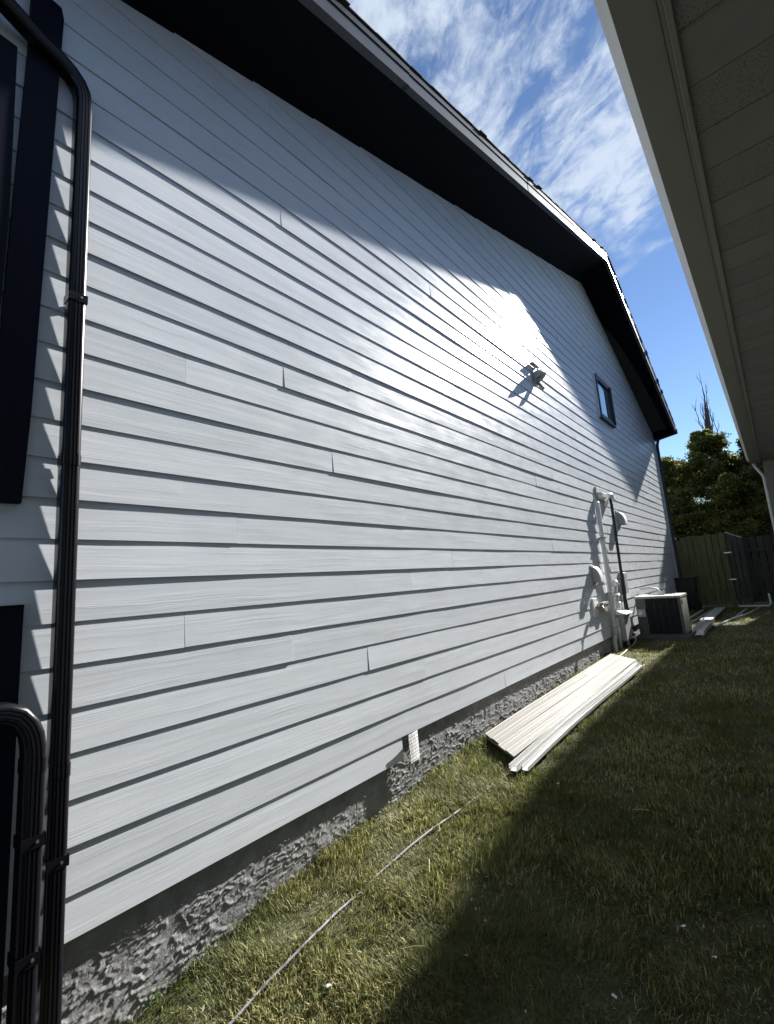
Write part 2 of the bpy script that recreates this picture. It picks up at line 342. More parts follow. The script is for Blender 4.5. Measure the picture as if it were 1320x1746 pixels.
# soffit panels, rake fascia, roof
def rake(seg, t):
    """seg 0: near slope up to the peak, 1: far slope down. returns inner (x=0) and outer (x=OV) points of the soffit plane"""
    if seg == 0:
        yi = YL-.3+(PKI[0]-YL+.3)*t; yo = YL-.3+(PKO[0]-YL+.3)*t
    else:
        yi = PKI[0]+(16.02-PKI[0])*t; yo = PKO[0]+(15.72-PKO[0])*t
    return Vector((-.03, yi, float(zs_in(yi)))), Vector((OV, yo, float(zs_out(yo))))
for seg, n in ((0, 38), (1, 21)):
    for i in range(n):
        a, b_ = rake(seg, (i+.003)/n); c, d = rake(seg, (i+.997)/n)
        m = MB(); up = Vector((0, 0, .012))
        m.hexa([a, b_, d, c, a+up, b_+up, d+up, c+up])
        for q_ in (.33, .66):       # pressed ribs
            p0 = a.lerp(c, q_); p1 = b_.lerp(d, q_); dn = Vector((0, 0, -.0015)); s_ = (c-a).normalized()*.008
            m.hexa([p0+dn, p1+dn, p1+s_+dn, p0+s_+dn, p0-dn, p1-dn, p1+s_-dn, p0+s_-dn])
        m.build('soffit_panel', M['soffit_dark'], house)
FH = .165
def strip(a, b_, x0, x1, dz0, dz1):
    return MB().hexa([(x0, a.y, a.z+dz0), (x1, a.y, a.z+dz0), (x1, b_.y, b_.z+dz0), (x0, b_.y, b_.z+dz0), (x0, a.y, a.z+dz1), (x1, a.y, a.z+dz1), (x1, b_.y, b_.z+dz1), (x0, b_.y, b_.z+dz1)])
for seg, cuts in ((0, (0, .24, .385, .62, .80, 1)), (1, (0, .42, 1))):
    for i, (t0, t1) in enumerate(zip(cuts[:-1], cuts[1:])):
        a = rake(seg, t0)[1]; b_ = rake(seg, t1+(.004 if t1 < 1 else 0))[1]
        e_ = .003*(i % 2)
        m = strip(a, b_, OV+.001, OV+.022+e_, -.008, FH)
        m.v += strip(a, b_, OV+.022+e_, OV+.032+e_, FH-.05, FH).v; m.f += [tuple(8+j for j in f) for f in m.f[:6]]
        m.v += strip(a, b_, OV-.035, OV+.0005, -.008, -.002).v; m.f += [tuple(16+j for j in f) for f in m.f[:6]]
        m.build('rake_fascia', M['fascia'], house)
roof = MB()
for seg in (0, 1):
    a = rake(seg, 0)[1]; b_ = rake(seg, 1)[1]
    x0, x1 = XB-.6, OV+.03
    roof.hexa([(x0, a.y, a.z+FH+.001), (x1, a.y, a.z+FH+.001), (x1, b_.y, b_.z+FH+.001), (x0, b_.y, b_.z+FH+.001),
               (x0, a.y, a.z+FH+.02), (x1, a.y, a.z+FH+.02), (x1, b_.y, b_.z+FH+.02), (x0, b_.y, b_.z+FH+.02)])
roof = roof.build('roof', M['shingle'], house)
for seg, n in ((0, 74), (1, 40)):
    for i in range(n):
        a = rake(seg, i/n)[1]; b_ = rake(seg, (i+.98)/n)[1]
        lift = .021+random.uniform(0, .002)+(.008 if random.random() < .08 else 0); x1 = OV+.045+random.uniform(-.003, .004)+(.018 if random.random() < .07 else 0)
        if seg == 0: z0, z1 = .005, 0
        else: z0, z1 = 0, .005
        m = MB().hexa([(OV-.25, a.y, a.z+FH+lift), (x1, a.y, a.z+FH+lift), (x1, b_.y, b_.z+FH+lift), (OV-.25, b_.y, b_.z+FH+lift),
                       (OV-.25, a.y, a.z+FH+lift+.006+z0), (x1, a.y, a.z+FH+lift+.006+z0), (x1, b_.y, b_.z+FH+lift+.006+z1), (OV-.25, b_.y, b_.z+FH+lift+.006+z1)])
        o = m.build('shingle', M['shingle'], roof); o.matrix_parent_inverse = Matrix.Identity(4)
# far eave: gutter with its dark end
t_ = rake(1, 1); a, b_ = t_
m = MB().box(-2.0, OV+.05, 15.74, 15.86, b_.z-.02, b_.z+.12); m.v = [(x, y+.36*(1-(x+.0)/OV) if x < .1 else y, z) for x, y, z in m.v]
m.build('eave_gutter', M['navy'], house, bevel=.01)
m = MB().hexa([(-.03, 15.88, 5.12), (OV-.01, 15.70, 5.10), (OV-.01, 15.72, 5.13), (-.03, 16.02, 5.15), (-.03, 15.9, 5.56), (OV-.01, 15.70, 5.22), (OV-.01, 15.72, 5.23), (-.03, 16.02, 5.56)])
m.build('eave_return', M['soffit_dark'], house)
# small upper window
win = MB(); wy0, wy1, wz0, wz1 = 9.90, 10.88, 4.45, 5.32
win.box(-.01, .045, wy0, wy0+.05, wz0, wz1).box(-.01, .085, wy1-.05, wy1, wz0, wz1).box(-.01, .045, wy0+.05, wy1-.05, wz1-.05, wz1).box(-.01, .045, wy0+.05, wy1-.05, wz0, wz0+.05)
win = win.build('window', M['window_frame'], house); 
sub(MB().box(.006, .010, wy0+.051, wy1-.051, wz0+.051, wz1-.051), 'pane', M['glass'], win)
sub(MB().box(-.01, .022, wy0-.06, wy0-.001, wz0-.05, wz1+.05), 'casing', M['siding'], win)
sub(MB().box(-.01, .060, wy0-.05, wy1+.05, wz0-.05, wz0-.001), 'sill', M['window_frame'], win)
sub(MB().box(-.01, .050, wy0-.001, wy1+.05, wz1+.001, wz1+.05), 'head_trim', M['window_frame'], win)
# dark trim boards at the near edge
def slab(poly, x0, x1):
    n = len(poly); m = MB(); m.loft([[(x0, y, z) for y, z in poly], [(x1, y, z) for y, z in poly]]); return m
o = slab([(.446, 1.745), (.463, 2.147), (.485, 3.066), (.512, 4.25), (.50, 4.31), (.38, 4.33), (.379, 3.958), (.353, 2.812), (.346, 2.43), (.30, 1.74)], -.004, .030).build('trim_board', M['navy'], house)
tag(o, 'tall dark navy board with a slanted edge, upper one')
o = slab([(-.5, 1.0), (.325, 1.9), (.349, 3.0), (.339, 3.9), (-.5, 4.0)], -.004, .034).build('trim_board', M['navy'], house)
o = slab([(-.3, -.4), (.468, -.4), (.469, .99), (.472, 1.333), (-.3, 1.333)], -.004, .030).build('trim_board', M['navy'], house)
tag(o, 'lower dark board under a pale metal cap')
MB().box(-.004, .042, -.3, .476, 1.3335, 1.341).build('cap_flashing', M['trim_white'], house)

# ------------------------------------------------------------------ downspouts
def spout(name, path, w_, d_, label, straps, seams=()):
    """ribbed rectangular downspout swept along path; the section's width runs along Y"""
    o = empty(name, path[-1], label, 'downspout', 'black downspouts on the grey house')
    def section(p, t, wy, dx_):
        t = t.normalized(); xax = Vector((1, 0, 0)); s = xax.cross(t).normalized(); out = s.cross(t)*-1
        if out.x < 0: out = -out
        hw, hd = wy/2, dx_/2; pts = []
        # front with three flutes, rounded corners
        r = min(hw, hd)*.55; prof = []
        fl = []
        for c_ in (.40, 0., -.40):
            fl += [(hw*(c_+.10), hd), (hw*(c_+.05), hd*.86), (hw*(c_-.05), hd*.86), (hw*(c_-.10), hd)]
        prof = [(-hw, -hd), (hw, -hd)]+[(hw-r+r*math.cos(a), hd-r+r*math.sin(a)) for a in np.linspace(0, math.pi/2, 6)]+fl+[(-hw+r-r*math.sin(a), hd-r+r*math.cos(a)) for a in np.linspace(0, math.pi/2, 6)]
        return [p+s*u+out*v for u, v in prof]
    pts = [Vector(p) for p in path]; rings = []
    for i, p in enumerate(pts):
        t = pts[min(i+1, len(pts)-1)]-pts[max(i-1, 0)]; rings.append(section(p, t, w_, d_))
    pp_ = MB().loft(rings).build('pipe', M['spout'], o, smooth=True); pp_.data.set_sharp_from_angle(angle=R(32))
    for z in straps:
        x, y = pts[-1].x, pts[-1].y
        m = MB().box(x-d_/2-.01, x+d_/2+.003, y-w_/2-.003, y-w_/2-.0005, z-.02, z+.02).box(x+d_/2+.0005, x+d_/2+.003, y-w_/2-.003, y+w_/2+.003, z-.02, z+.02).box(x-d_/2-.01, x+d_/2+.003, y+w_/2+.0005, y+w_/2+.003, z-.02, z+.02)
        st_ = m.build('strap', M['spout'], o)
        sub(MB().tube([(x+d_/2+.003, y+.012, z), (x+d_/2+.008, y+.012, z)], .005, 8), 'screw', M['galv'], st_)
    for z in seams:
        x, y = pts[-1].x, pts[-1].y
        MB().loft([section(Vector((x, y, z)), Vector((0, 0, -1)), w_+.005, d_+.005), section(Vector((x, y, z-.05)), Vector((0, 0, -1)), w_+.005, d_+.005)]).build('collar', M['spout'], o)
    return o
def arc(c, r, a0, a1, n, x): return [(x, c[0]+r*math.cos(a), c[1]+r*math.sin(a)) for a in np.linspace(a0, a1, n)]
p = [(.30, -.35, 4.20), (.10, .25, 4.03), (.06, .42, 3.985), (.050, .50, 3.965), (.044, .548, 3.943), (.041, .580, 3.91), (.047, .597, 3.86), (.047, .604, 3.80), (.047, .604, 3.74), (.047, .604, 2.0), (.047, .604, -.42)]
spout('downspout', p, .070, .066, 'tall black downspout with an elbow at the top, nearest the lit siding at left', (2.72, .35), (1.97, .70))
p = [(.21, -.6, .985), (.21, .36, .965)]+[(.21, .40, .958), (.21, .435, .94), (.21, .462, .905), (.21, .477, .865), (.21, .484, .82), (.21, .485, .78), (.21, .485, .10), (.21, .485, -.45)]
spout('downspout', p, .068, .075, 'short black downspout with rounded elbow at the lower left corner', (.52, .16), (.79,))
p = [(.10, 15.98, 5.12), (.06, 15.99, 5.0), (.045, 15.995, 4.9), (.045, 15.995, 2.0), (.045, 15.995, .0)]
o = spout('downspout', p, .075, .075, 'thin dark downspout running down the far corner of the grey house', (4.2, 2.2), ())
MB().box(.05, .12, 15.99, 16.04, 2.02, 2.08).build('bracket', M['white'], o)

# ------------------------------------------------------------------ paper tag at the end of the lowest board
def tag_material():
    m = bpy.data.materials.new('printed_tag'); m.use_nodes = True; t = m.node_tree; b = t.nodes['Principled BSDF']
    g_ = t.nodes.new('ShaderNodeNewGeometry'); s = t.nodes.new('ShaderNodeSeparateXYZ'); t.links.new(g_.outputs['Position'], s.inputs[0])
    c = t.nodes.new('ShaderNodeCombineXYZ'); t.links.new(s.outputs[1], c.inputs[0]); t.links.new(s.outputs[2], c.inputs[1])
    br = t.nodes.new('ShaderNodeTexBrick'); br.inputs['Color1'].default_value = (.78, .78, .76, 1); br.inputs['Color2'].default_value = (.6, .6, .6, 1); br.inputs['Mortar'].default_value = (.22, .22, .22, 1)
    br.inputs['Scale'].default_value = 1; br.inputs['Brick Width'].default_value = .03; br.inputs['Row Height'].default_value = .024; br.inputs['Mortar Size'].default_value = .0022
    t.links.new(c.outputs[0], br.inputs['Vector']); t.links.new(br.outputs[0], b.inputs['Base Color']); b.inputs['Roughness'].default_value = .5; return m
M['tag'] = tag_material()
m = MB(); pr = [(2.820, .036), (2.86, .034), (2.91, .028), (2.955, .018)]
m.loft([[(x+.003, y-.006*(z/.19), z) for y, x in pr]+[(x, y-.006*(z/.19), z) for y, x in pr[::-1]] for z in (-.012, .06, .12, .188)])
o = m.build('paper_tag', M['tag']); tag(o, 'small curled white printed tag at the end of the lowest siding board', 'tag')

# ------------------------------------------------------------------ wall fixtures
fl = empty('flood_light', (0, 6.45, 4.2), 'grey wall light fixture high on the sunlit siding', 'light')
MB().box(-.012, .014, 6.42, 6.60, 4.12, 4.34).build('mount_plate', M['lamp_grey'], fl, bevel=.004)
def cyl(p, ax, prof, n=20):
    ax = Vector(ax).normalized(); u1 = ax.cross(Vector((0, 0, 1))).normalized(); u2 = u1.cross(ax)
    return [[Vector(p)+ax*d+r*(math.cos(a)*u1+math.sin(a)*u2) for a in np.linspace(0, 2*math.pi, n, endpoint=False)] for d, r in prof]
MB().loft(cyl((.010, 6.46, 4.27), (.40, .10, -.62), ((0, .045), (.03, .085), (.08, .105), (.125, .115), (.128, .116), (.12, .105), (.05, .06)))).build('lamp_head', M['lamp_grey'], fl, smooth=False)
MB().box(.002, .07, 6.34, 6.56, 4.375, 4.395).build('top_bracket', M['lamp_grey'], fl)
for yy_ in (6.40, 6.50): MB().tube([(.05, yy_, 4.387), (.05, yy_, 4.30)], .012, 8).build('bracket_post', M['lamp_grey'], fl)
MB().tube([(.03, 6.52, 4.13), (.08, 6.50, 4.04), (.10, 6.49, 4.0)], [.022, .030, .028], 12).build('motion_sensor', M['lamp_grey'], fl, smooth=True)

cm = empty('conduit', (.055, 8.5, -.08), 'white vertical conduit pipe with rounded cap on the siding', 'pipe')
MB().tube([(.055, 8.57, 2.50), (.055, 8.57, 2.47), (.055, 8.53, 1.2), (.055, 8.50, .30)], [.022, .038, .036, .036], 14).build('pipe', M['white'], cm, smooth=True)
MB().tube([(.055, 8.50, .31), (.055, 8.495, .22)], .045, 14).build('coupling', M['pvc'], cm, smooth=True)
MB().tube([(.055, 8.495, .24), (.03, 8.48, .10), (.03, 8.47, -.12)], .036, 14).build('lower_pipe', M['pvc'], cm, smooth=True)
for z in (1.85, .9): MB().box(-.005, .100, 8.48+.03*z-.03, 8.48+.03*z+.10, z-.012, z+.012).build('clamp', M['galv'], cm)

wh = empty('service_hood', (0, 9.1, 2.65), 'white gooseneck service hood above the hanging black cable', 'hood')
MB().box(-.01, .022, 8.74, 9.46, 2.54, 2.80).build('mount_block', M['greybox'], wh, bevel=.004)
MB().hexa([(.022, 8.80, 2.58), (.09, 8.82, 2.60), (.09, 9.10, 2.60), (.022, 9.12, 2.58), (.022, 8.80, 2.71), (.10, 8.82, 2.69), (.10, 9.10, 2.69), (.022, 9.12, 2.71)]).build('junction_box', M['white'], wh, bevel=.01)
MB().tube([(.02, 9.20, 2.46), (.05, 9.21, 2.58), (.08, 9.25, 2.66), (.11, 9.32, 2.68), (.12, 9.42, 2.65)], [.028, .036, .045, .05, .035], 14).build('gooseneck', M['white'], wh, smooth=True)
MB().hexa([(.03, 9.30, 2.655), (.13, 9.32, 2.64), (.13, 9.60, 2.60), (.03, 9.62, 2.63), (.03, 9.30, 2.73), (.13, 9.32, 2.69), (.13, 9.60, 2.64), (.03, 9.62, 2.69)]).build('hood_wing', M['white'], wh, bevel=.012)
hc = MB().tube([(.09, 9.32, 2.66), (.10, 9.33, 2.50), (.09, 9.34, 2.0), (.085, 9.34, 1.4), (.08, 9.34, .9), (.08, 9.34, .5), (.08, 9.35, .18), (.07, 9.36, -.05)], [.022, .026, .026, .026, .027, .04, .027, .026], 12)
o = hc.build('black_cable', M['rubber'], None, smooth=True); tag(o, 'thick black cable hanging down the wall from the white hood', 'cable')

def vent(name, y, z, wy, hz, out, label, mt):
    v = empty(name, (0, y, z), label, 'vent')
    MB().box(-.01, .012, y-wy/2, y+wy/2, z-hz/2, z+hz/2).build('back_plate', mt, v, bevel=.004)
    n = 8; rings = []
    for i in range(n):
        a = i/(n-1)*math.pi/2
        x = .012+out*math.sin(a); zz = z+hz*.40-hz*.75*(1-math.cos(a))
        rings.append([(x, y-wy*.40, zz), (x, y+wy*.40, zz), (x+.008, y+wy*.40, zz+.008), (x+.008, y-wy*.40, zz+.008)])
    MB().loft(rings).build('hood', M['white'], v, smooth=False)
    for s in (-1, 1):
        poly = [(.012, z+hz*.40)]+[(.012+out*math.sin(i/7*math.pi/2), z+hz*.40-hz*.75*(1-math.cos(i/7*math.pi/2))) for i in range(1, 8)]+[(.012, z-hz*.35)]
        m = MB(); m.loft([[(x, y+s*wy*.39-.003, zz) for x, zz in poly], [(x, y+s*wy*.39+.003, zz) for x, zz in poly]]); m.build('cheek', mt, v)
    return v
vent('vent_hood', 10.08, 2.28, .24, .34, .13, 'pale vent hood on the siding just right of the black cable', M['greybox'])
vent('vent_hood', 7.93, 1.22, .22, .33, .12, 'white dryer vent hood low on the wall, left of the conduit', M['greybox'])
hb = empty('hose_tap', (0, 7.85, .72), 'outdoor hose tap on a white plate left of the conduit', 'tap')
MB().box(-.01, .022, 7.66, 7.84, .58, .86).build('plate', M['white'], hb, bevel=.004)
MB().tube([(.02, 7.76, .72), (.12, 7.76, .73), (.15, 7.76, .66), (.155, 7.76, .58)], .018, 10).build('spigot', M['brass'], hb, smooth=True)
MB().tube([(.10, 7.76, .75), (.10, 7.76, .79)], .035, 10).build('handle', M['galv'], hb)
MB().box(.0, .08, 7.86, 8.28, .74, .775).build('shelf_bracket', M['greybox'], hb)
MB().box(.0, .07, 8.06, 8.22, .62, .735).build('outlet_cover', M['greybox'], hb, bevel=.006)
eb = empty('electrical_box', (0, 9.35, 1.05), 'tall grey electrical box behind the black cable', 'box')
MB().box(-.008, .08, 9.46, 9.68, .83, 1.22).build('case', M['greybox'], eb, bevel=.008)
MB().box(.081, .092, 9.47, 9.67, .84, 1.21).build('door', M['greybox'], eb, bevel=.004)
MB().tube([(.04, 9.57, .829), (.04, 9.57, .3)], .02, 10).build('feed_pipe', M['pvc'], eb, smooth=True)
gv = empty('gas_regulator', (0, 8.85, .9), 'small pale gas regulator and valve between conduit and electrical box', 'regulator')
MB().tube([(.07, 8.88, 1.10), (.07, 8.88, 1.02), (.07, 8.88, .98)], [.03, .07, .03], 14).build('diaphragm', M['white'], gv, smooth=True)
MB().tube([(.07, 8.88, 1.0), (.07, 8.88, .72)], .022, 10).build('riser', M['pvc'], gv, smooth=True)
MB().tube([(.07, 8.74, .84), (.07, 9.0, .84)], .024, 10).build('cross_pipe', M['white'], gv, smooth=True)
MB().box(.03, .11, 8.83, 8.93, .60, .72).build('valve_body', M['white'], gv, bevel=.012)
mb_ = empty('meter_box', (0, 9.1, .35), 'low grey utility cabinet with sloped lid beside the air conditioner', 'box')
MB().box(-.008, .15, 8.80, 9.20, .06, .50).build('case', M['greybox'], mb_, bevel=.008)
MB().hexa([(-.008, 8.77, .502), (.20, 8.77, .502), (.20, 9.23, .502), (-.008, 9.23, .502), (-.008, 8.77, .575), (.20, 8.77, .52), (.20, 9.23, .52), (-.008, 9.23, .575)]).build('lid', M['white'], mb_, bevel=.006)
MB().tube([(.05, 8.72, .45), (.05, 8.72, -.1)], .03, 12).build('side_pipe', M['pvc'], mb_, smooth=True)
MB().tube([(.08, 9.1, .06), (.08, 9.1, -.1)], .03, 12).build('leg_pipe', M['pvc'], mb_, smooth=True)
ob = empty('outlet_box', (0, 9.55, .1), 'weatherproof outlet with a white cord plugged in, low by the air conditioner', 'outlet')
MB().box(-.03, .05, 9.55, 9.72, .02, .15).build('cover', M['white'], ob, bevel=.01)
MB().tube([(.05, 9.62, .07), (.09, 9.60, .06)], .025, 10).build('plug', M['rubber'], ob, smooth=True)

# ------------------------------------------------------------------ air conditioner
ac = empty('air_conditioner', (.49, 10.28, -.05), 'beige outdoor air conditioner unit with dark louvred front', 'air conditioner')
ax0, ax1, ay0, ay1, az0, az1 = .11, .86, 9.92, 10.68, .01, .735
for (x, y) in ((ax0, ay0), (ax1-.045, ay0), (ax0, ay1-.045), (ax1-.045, ay1-.045)):
    MB().box(x, x+.045, y, y+.045, az0+.0305, az1-.0405).build('corner_post', M['ac_shaded'], ac, bevel=.004)
MB().box(ax0, ax1, ay0, ay1, az0, az0+.03).build('base_pan', M['ac_shaded'], ac, bevel=.005)
MB().box(ax0+.03, ax1-.03, ay0+.03, ay1-.03, az0+.03, az1-.045).build('coil', M['ac_dark'], ac)
MB().box(ax0+.046, ax0+.17, ay0+.004, ay0+.029, az0+.031, az1-.041).build('service_panel', M['ac_shaded'], ac)
for i in range(26):       # louvre slats on the faces in view
    z = az0+.05+i*.0245
    MB().hexa([(ax0+.172, ay0+.004, z), (ax1-.047, ay0+.004, z), (ax1-.047, ay0+.020, z+.008), (ax0+.172, ay0+.020, z+.008), (ax0+.172, ay0+.004, z+.003), (ax1-.047, ay0+.004, z+.003), (ax1-.047, ay0+.020, z+.011), (ax0+.172, ay0+.020, z+.011)]).build('louvre', M['ac_dark'], ac)
for i in range(5):
    x = ax0+.20+i*.108
    MB().box(x, x+.012, ay0, ay0+.0035, az0+.031, az1-.041).build('guard_rib', M['ac_dark'], ac)
MB().box(ax1-.026, ax1-.002, ay0+.047, ay1-.047, az0+.031, az1-.041).build('side_panel', M['ac_sunlit'], ac)
MB().box(ax1-.0015, ax1+.004, ay0+.10, ay0+.22, az1-.16, az1-.08).build('name_plate', M['ac_dark'], ac)
# lid with a round fan opening
top = MB(); n = 32; cx_, cy_ = (ax0+ax1)/2, (ay0+ay1)/2
ring_o = []
for i in range(n):
    a = 2*math.pi*i/n; c, s = math.cos(a), math.sin(a); k_ = .385/max(abs(c), abs(s)); ring_o.append((cx_+k_*c*.99, cy_+k_*s))
ring_i = [(cx_+.26*math.cos(2*math.pi*i/n), cy_+.26*math.sin(2*math.pi*i/n)) for i in range(n)]
v = [(x, y, az1-.04) for x, y in ring_o]+[(x, y, az1) for x, y in ring_o]+[(x, y, az1+.012) for x, y in ring_i]+[(x, y, az1-.04) for x, y in ring_i]
fs = [(j*n+i, j*n+(i+1) % n, (j+1)*n+(i+1) % n, (j+1)*n+i) for j in range(3) for i in range(n)]
top.add(v, fs); lid = top.build('lid', M['ac_sunlit'], ac)
for r in (.09, .15, .21):
    mm_ = MB().tube([(cx_+r*math.cos(a), cy_+r*math.sin(a), az1+.008) for a in np.linspace(0, 2*math.pi, 25)], .004, 5); sub(mm_, 'fan_guard', M['ac_dark'], lid)
sub(MB().box(cx_-.26, cx_+.26, cy_-.006, cy_+.006, az1+.002, az1+.010), 'guard_bar', M['ac_dark'], lid)
MB().tube([(cx_, cy_, az1-.03), (cx_, cy_, az1+.006)], .06, 16).build('fan_hub', M['ac_dark'], ac)
db_ = MB().box(ax0+.02, ax0+.16, ay0-.045, ay0-.0005, .36, .50).build('disconnect_box', M['greybox'], ac, bevel=.005)
sub(MB().box(ax0+.05, ax0+.10, ay0-.052, ay0-.0455, .40, .46), 'sticker', M['paper'], db_)
pad = MB().box(.05, .91, 9.88, 10.74, -.2, .009).build('concrete_pad', M['concrete'], None, bevel=.008); tag(pad, 'low concrete pad under the air conditioner', 'pad')
ls = MB().tube([(.02, 10.9, .84), (.2, 10.86, .86), (.35, 10.84, .83), (.42, 10.83, .70), (.42, 10.82, .3)], .022, 10).build('refrigerant_line', M['white'], None, smooth=True)
tag(ls, 'white insulated line arching over the back of the air conditioner', 'pipe')

# ------------------------------------------------------------------ stack of cream panels, white trims, cord
def gz(x, y): return float(ground_z(np.array(x), np.array(y)))
def panel(y0, y1, x0, x1, zl, label):
    o = empty('metal_panel', ((x0+x1)/2, y0, gz(.3, y0)+zl), label, 'metal panel', 'cream panels stacked on the lawn')
    prof = [(0, .0), (.03, .0), (.05, .003), (.07, .003), (.09, 0), (.47, 0), (.49, .001), (.51, 0), (.96, 0), (.97, .0025), (.99, .0025), (1, 0)]
    rings = []
    for t in np.linspace(0, 1, 9):
        y = y0+(y1-y0)*t; z = zl+.016+float(g(y))+.006*math.sin(t*5+x0*7); sx = .06*t
        up = [(x0+sx+(x1-x0)*u, y-.85*(x0+(x1-x0)*u), z+h) for u, h in prof]
        rings.append(up+[(a, b, c-.0016) for a, b, c in up[::-1]])
    MB().loft(rings).build('sheet', M['cream'], o)
    m = MB(); y = y0
    return o
spec = [(3.985, 8.02, .012, .1385, .047, 'cream ribbed metal panel nearest the foundation in the lawn stack'),
        (3.99, 8.0, .1375, .2585, .049, 'second cream metal panel from the foundation in the lawn stack'),
        (3.97, 7.96, .2575, .3725, .047, 'third cream metal panel from the foundation in the lawn stack'),
        (3.985, 7.93, .3715, .492, .049, 'cream metal panel beside the white trim strips in the lawn stack')]
for s_ in spec: panel(*s_)
for i, (y0, y1, x0, x1, zz) in enumerate(((4.0, 7.9, .02, .48, .0), (3.95, 7.8, .03, .47, .022))):
    rings = []
    for t in np.linspace(0, 1, 7):
        y = y0+(y1-y0)*t; z = float(g(y))+zz+.012; sx = .06*t
        sk = -.38*0
        rings.append([(x0+sx, y, z), (x1+sx, y-.34*(1-t)-.3*t, z), (x1+sx, y-.34*(1-t)-.3*t, z+.016), (x0+sx, y, z+.016)])
    o = MB().loft(rings).build('metal_panel', M['cream']); tag(o, ('bottom' if i == 0 else 'middle')+' layer of cream panels lying under the others on the lawn', 'metal panel', 'cream panels stacked on the lawn')
def channel(name, a, b_, w_, h, mt, label, zl, cat='trim strip', grp='white trim strips beside the cream panels', closed=False):
    a = Vector((a[0], a[1], float(g(a[1]))+zl)); b_ = Vector((b_[0], b_[1], float(g(b_[1]))+zl)); rings = []
    sd = Vector((1, 0, 0))
    for t in np.linspace(0, 1, 9):
        p = a.lerp(b_, t); p.z = float(g(p.y))+zl+.004*math.sin(t*7+w_*99); p.x += .006*math.sin(t*6+zl*50)
        pr = [(-w_/2, h), (-w_/2, 0), (w_/2, 0), (w_/2, h), (w_/2-.003, h), (w_/2-.003, .003), (-w_/2+.003, .003), (-w_/2+.003, h)]
        rings.append([p+sd*u+Vector((0, 0, v_)) for u, v_ in pr])
    o = MB().loft(rings).build(name, mt); tag(o, label, cat, grp); return o
channel('trim_strip', (.510, 3.47), (.575, 7.42), .055, .030, M['trim_white'], 'flat white trim strip lying against the cream panels', .04)
channel('trim_strip', (.562, 3.40), (.620, 7.36), .055, .045, M['trim_white'], 'middle bright white trim channel beside the cream panels', .06)
channel('trim_strip', (.612, 3.48), (.660, 7.2), .050, .028, M['trim_white'], 'outermost white trim strip at the edge of the lawn shadow', .045)
channel('trim_strip', (.565, 3.46), (.62, 7.44), .085, .02, M['galv'], 'dull galvanised channel under the white trim strips', .015)
cord = [(.36, .9), (.377, 1.16), (.372, 1.30), (.383, 1.485), (.366, 1.72), (.368, 2.04), (.398, 2.35), (.45, 2.83), (.50, 3.46), (.51, 4.2)]
pts = []
for i in range(len(cord)-1):
    for t in np.linspace(0, 1, 6, endpoint=False):
        x = cord[i][0]+(cord[i+1][0]-cord[i][0])*t; y = cord[i][1]+(cord[i+1][1]-cord[i][1])*t
        pts.append((x, y, gz(x, y)+.011+.006*math.sin(y*5.1+.6)-.010*math.exp(-((y-1.93)/.12)**2)+.004))
o = MB().tube(pts, .006, 8).build('grey_hose', M['hose'], None, smooth=True); tag(o, 'thin grey hose running through the sunlit grass', 'hose')
pts = [(.09, 9.60, .06), (.12, 9.5, -.02), (.14, 9.2, -.05), (.16, 8.8, gz(.16, 8.8)+.02), (.18, 8.3, gz(.18, 8.3)+.02), (.22, 7.8, gz(.2, 7.8)+.03)]
o = MB().tube(pts, .007, 8).build('extension_cord', M['white'], None, smooth=True); tag(o, 'white extension cord from the low outlet down into the grass', 'cord')

# trough and planks behind the air conditioner
tr = []
for t in np.linspace(0, 1, 7):
    p = Vector((.98+.02*t, 10.45+1.75*t, 0)); zz = gz(p.x, p.y)+.02+.05*t
    pr = [(-.10, .10), (-.085, .0), (.085, .0), (.10, .09), (.094, .09), (.08, .006), (-.08, .006), (-.094, .10)]
    tr.append([(p.x+u, p.y, zz+v_) for u, v_ in pr])
o = MB().loft(tr).build('white_trough', M['trim_white']); tag(o, 'short white gutter offcut lying open on the dark lawn', 'gutter')
o = MB().hexa([(.80, 12.3, .02), (1.02, 12.3, .02), (1.06, 15.2, .05), (.84, 15.2, .05), (.80, 12.3, .05), (1.02, 12.3, .05), (1.06, 15.2, .08), (.84, 15.2, .08)]).build('grey_plank', M['greybox']); tag(o, 'wide grey plank lying beyond the white gutter offcut', 'plank')
for i, (a, b_, r) in enumerate((((.25, 11.2), (.55, 15.3), .02), ((.40, 11.0), (.75, 15.0), .018), ((1.12, 11.8), (1.5, 15.4), .02), ((1.3, 13.0), (1.75, 15.6), .018))):
    o = MB().tube([(a[0], a[1], gz(*a)+.03), ((a[0]+b_[0])/2+.05, (a[1]+b_[1])/2, gz(*a)+.04), (b_[0], b_[1], gz(*b_)+.03)], r, 8).build('white_pipe', M['white'], None, smooth=True)
    tag(o, ('white pipe on the ground behind the air conditioner, nearest the grey house', 'second white pipe on the ground behind the air conditioner', 'thin white pipe on the lawn right of the gutter offcut', 'white pipe on the lawn in front of the open gate')[i], 'pipe', 'pipes lying on the ground near the fence')

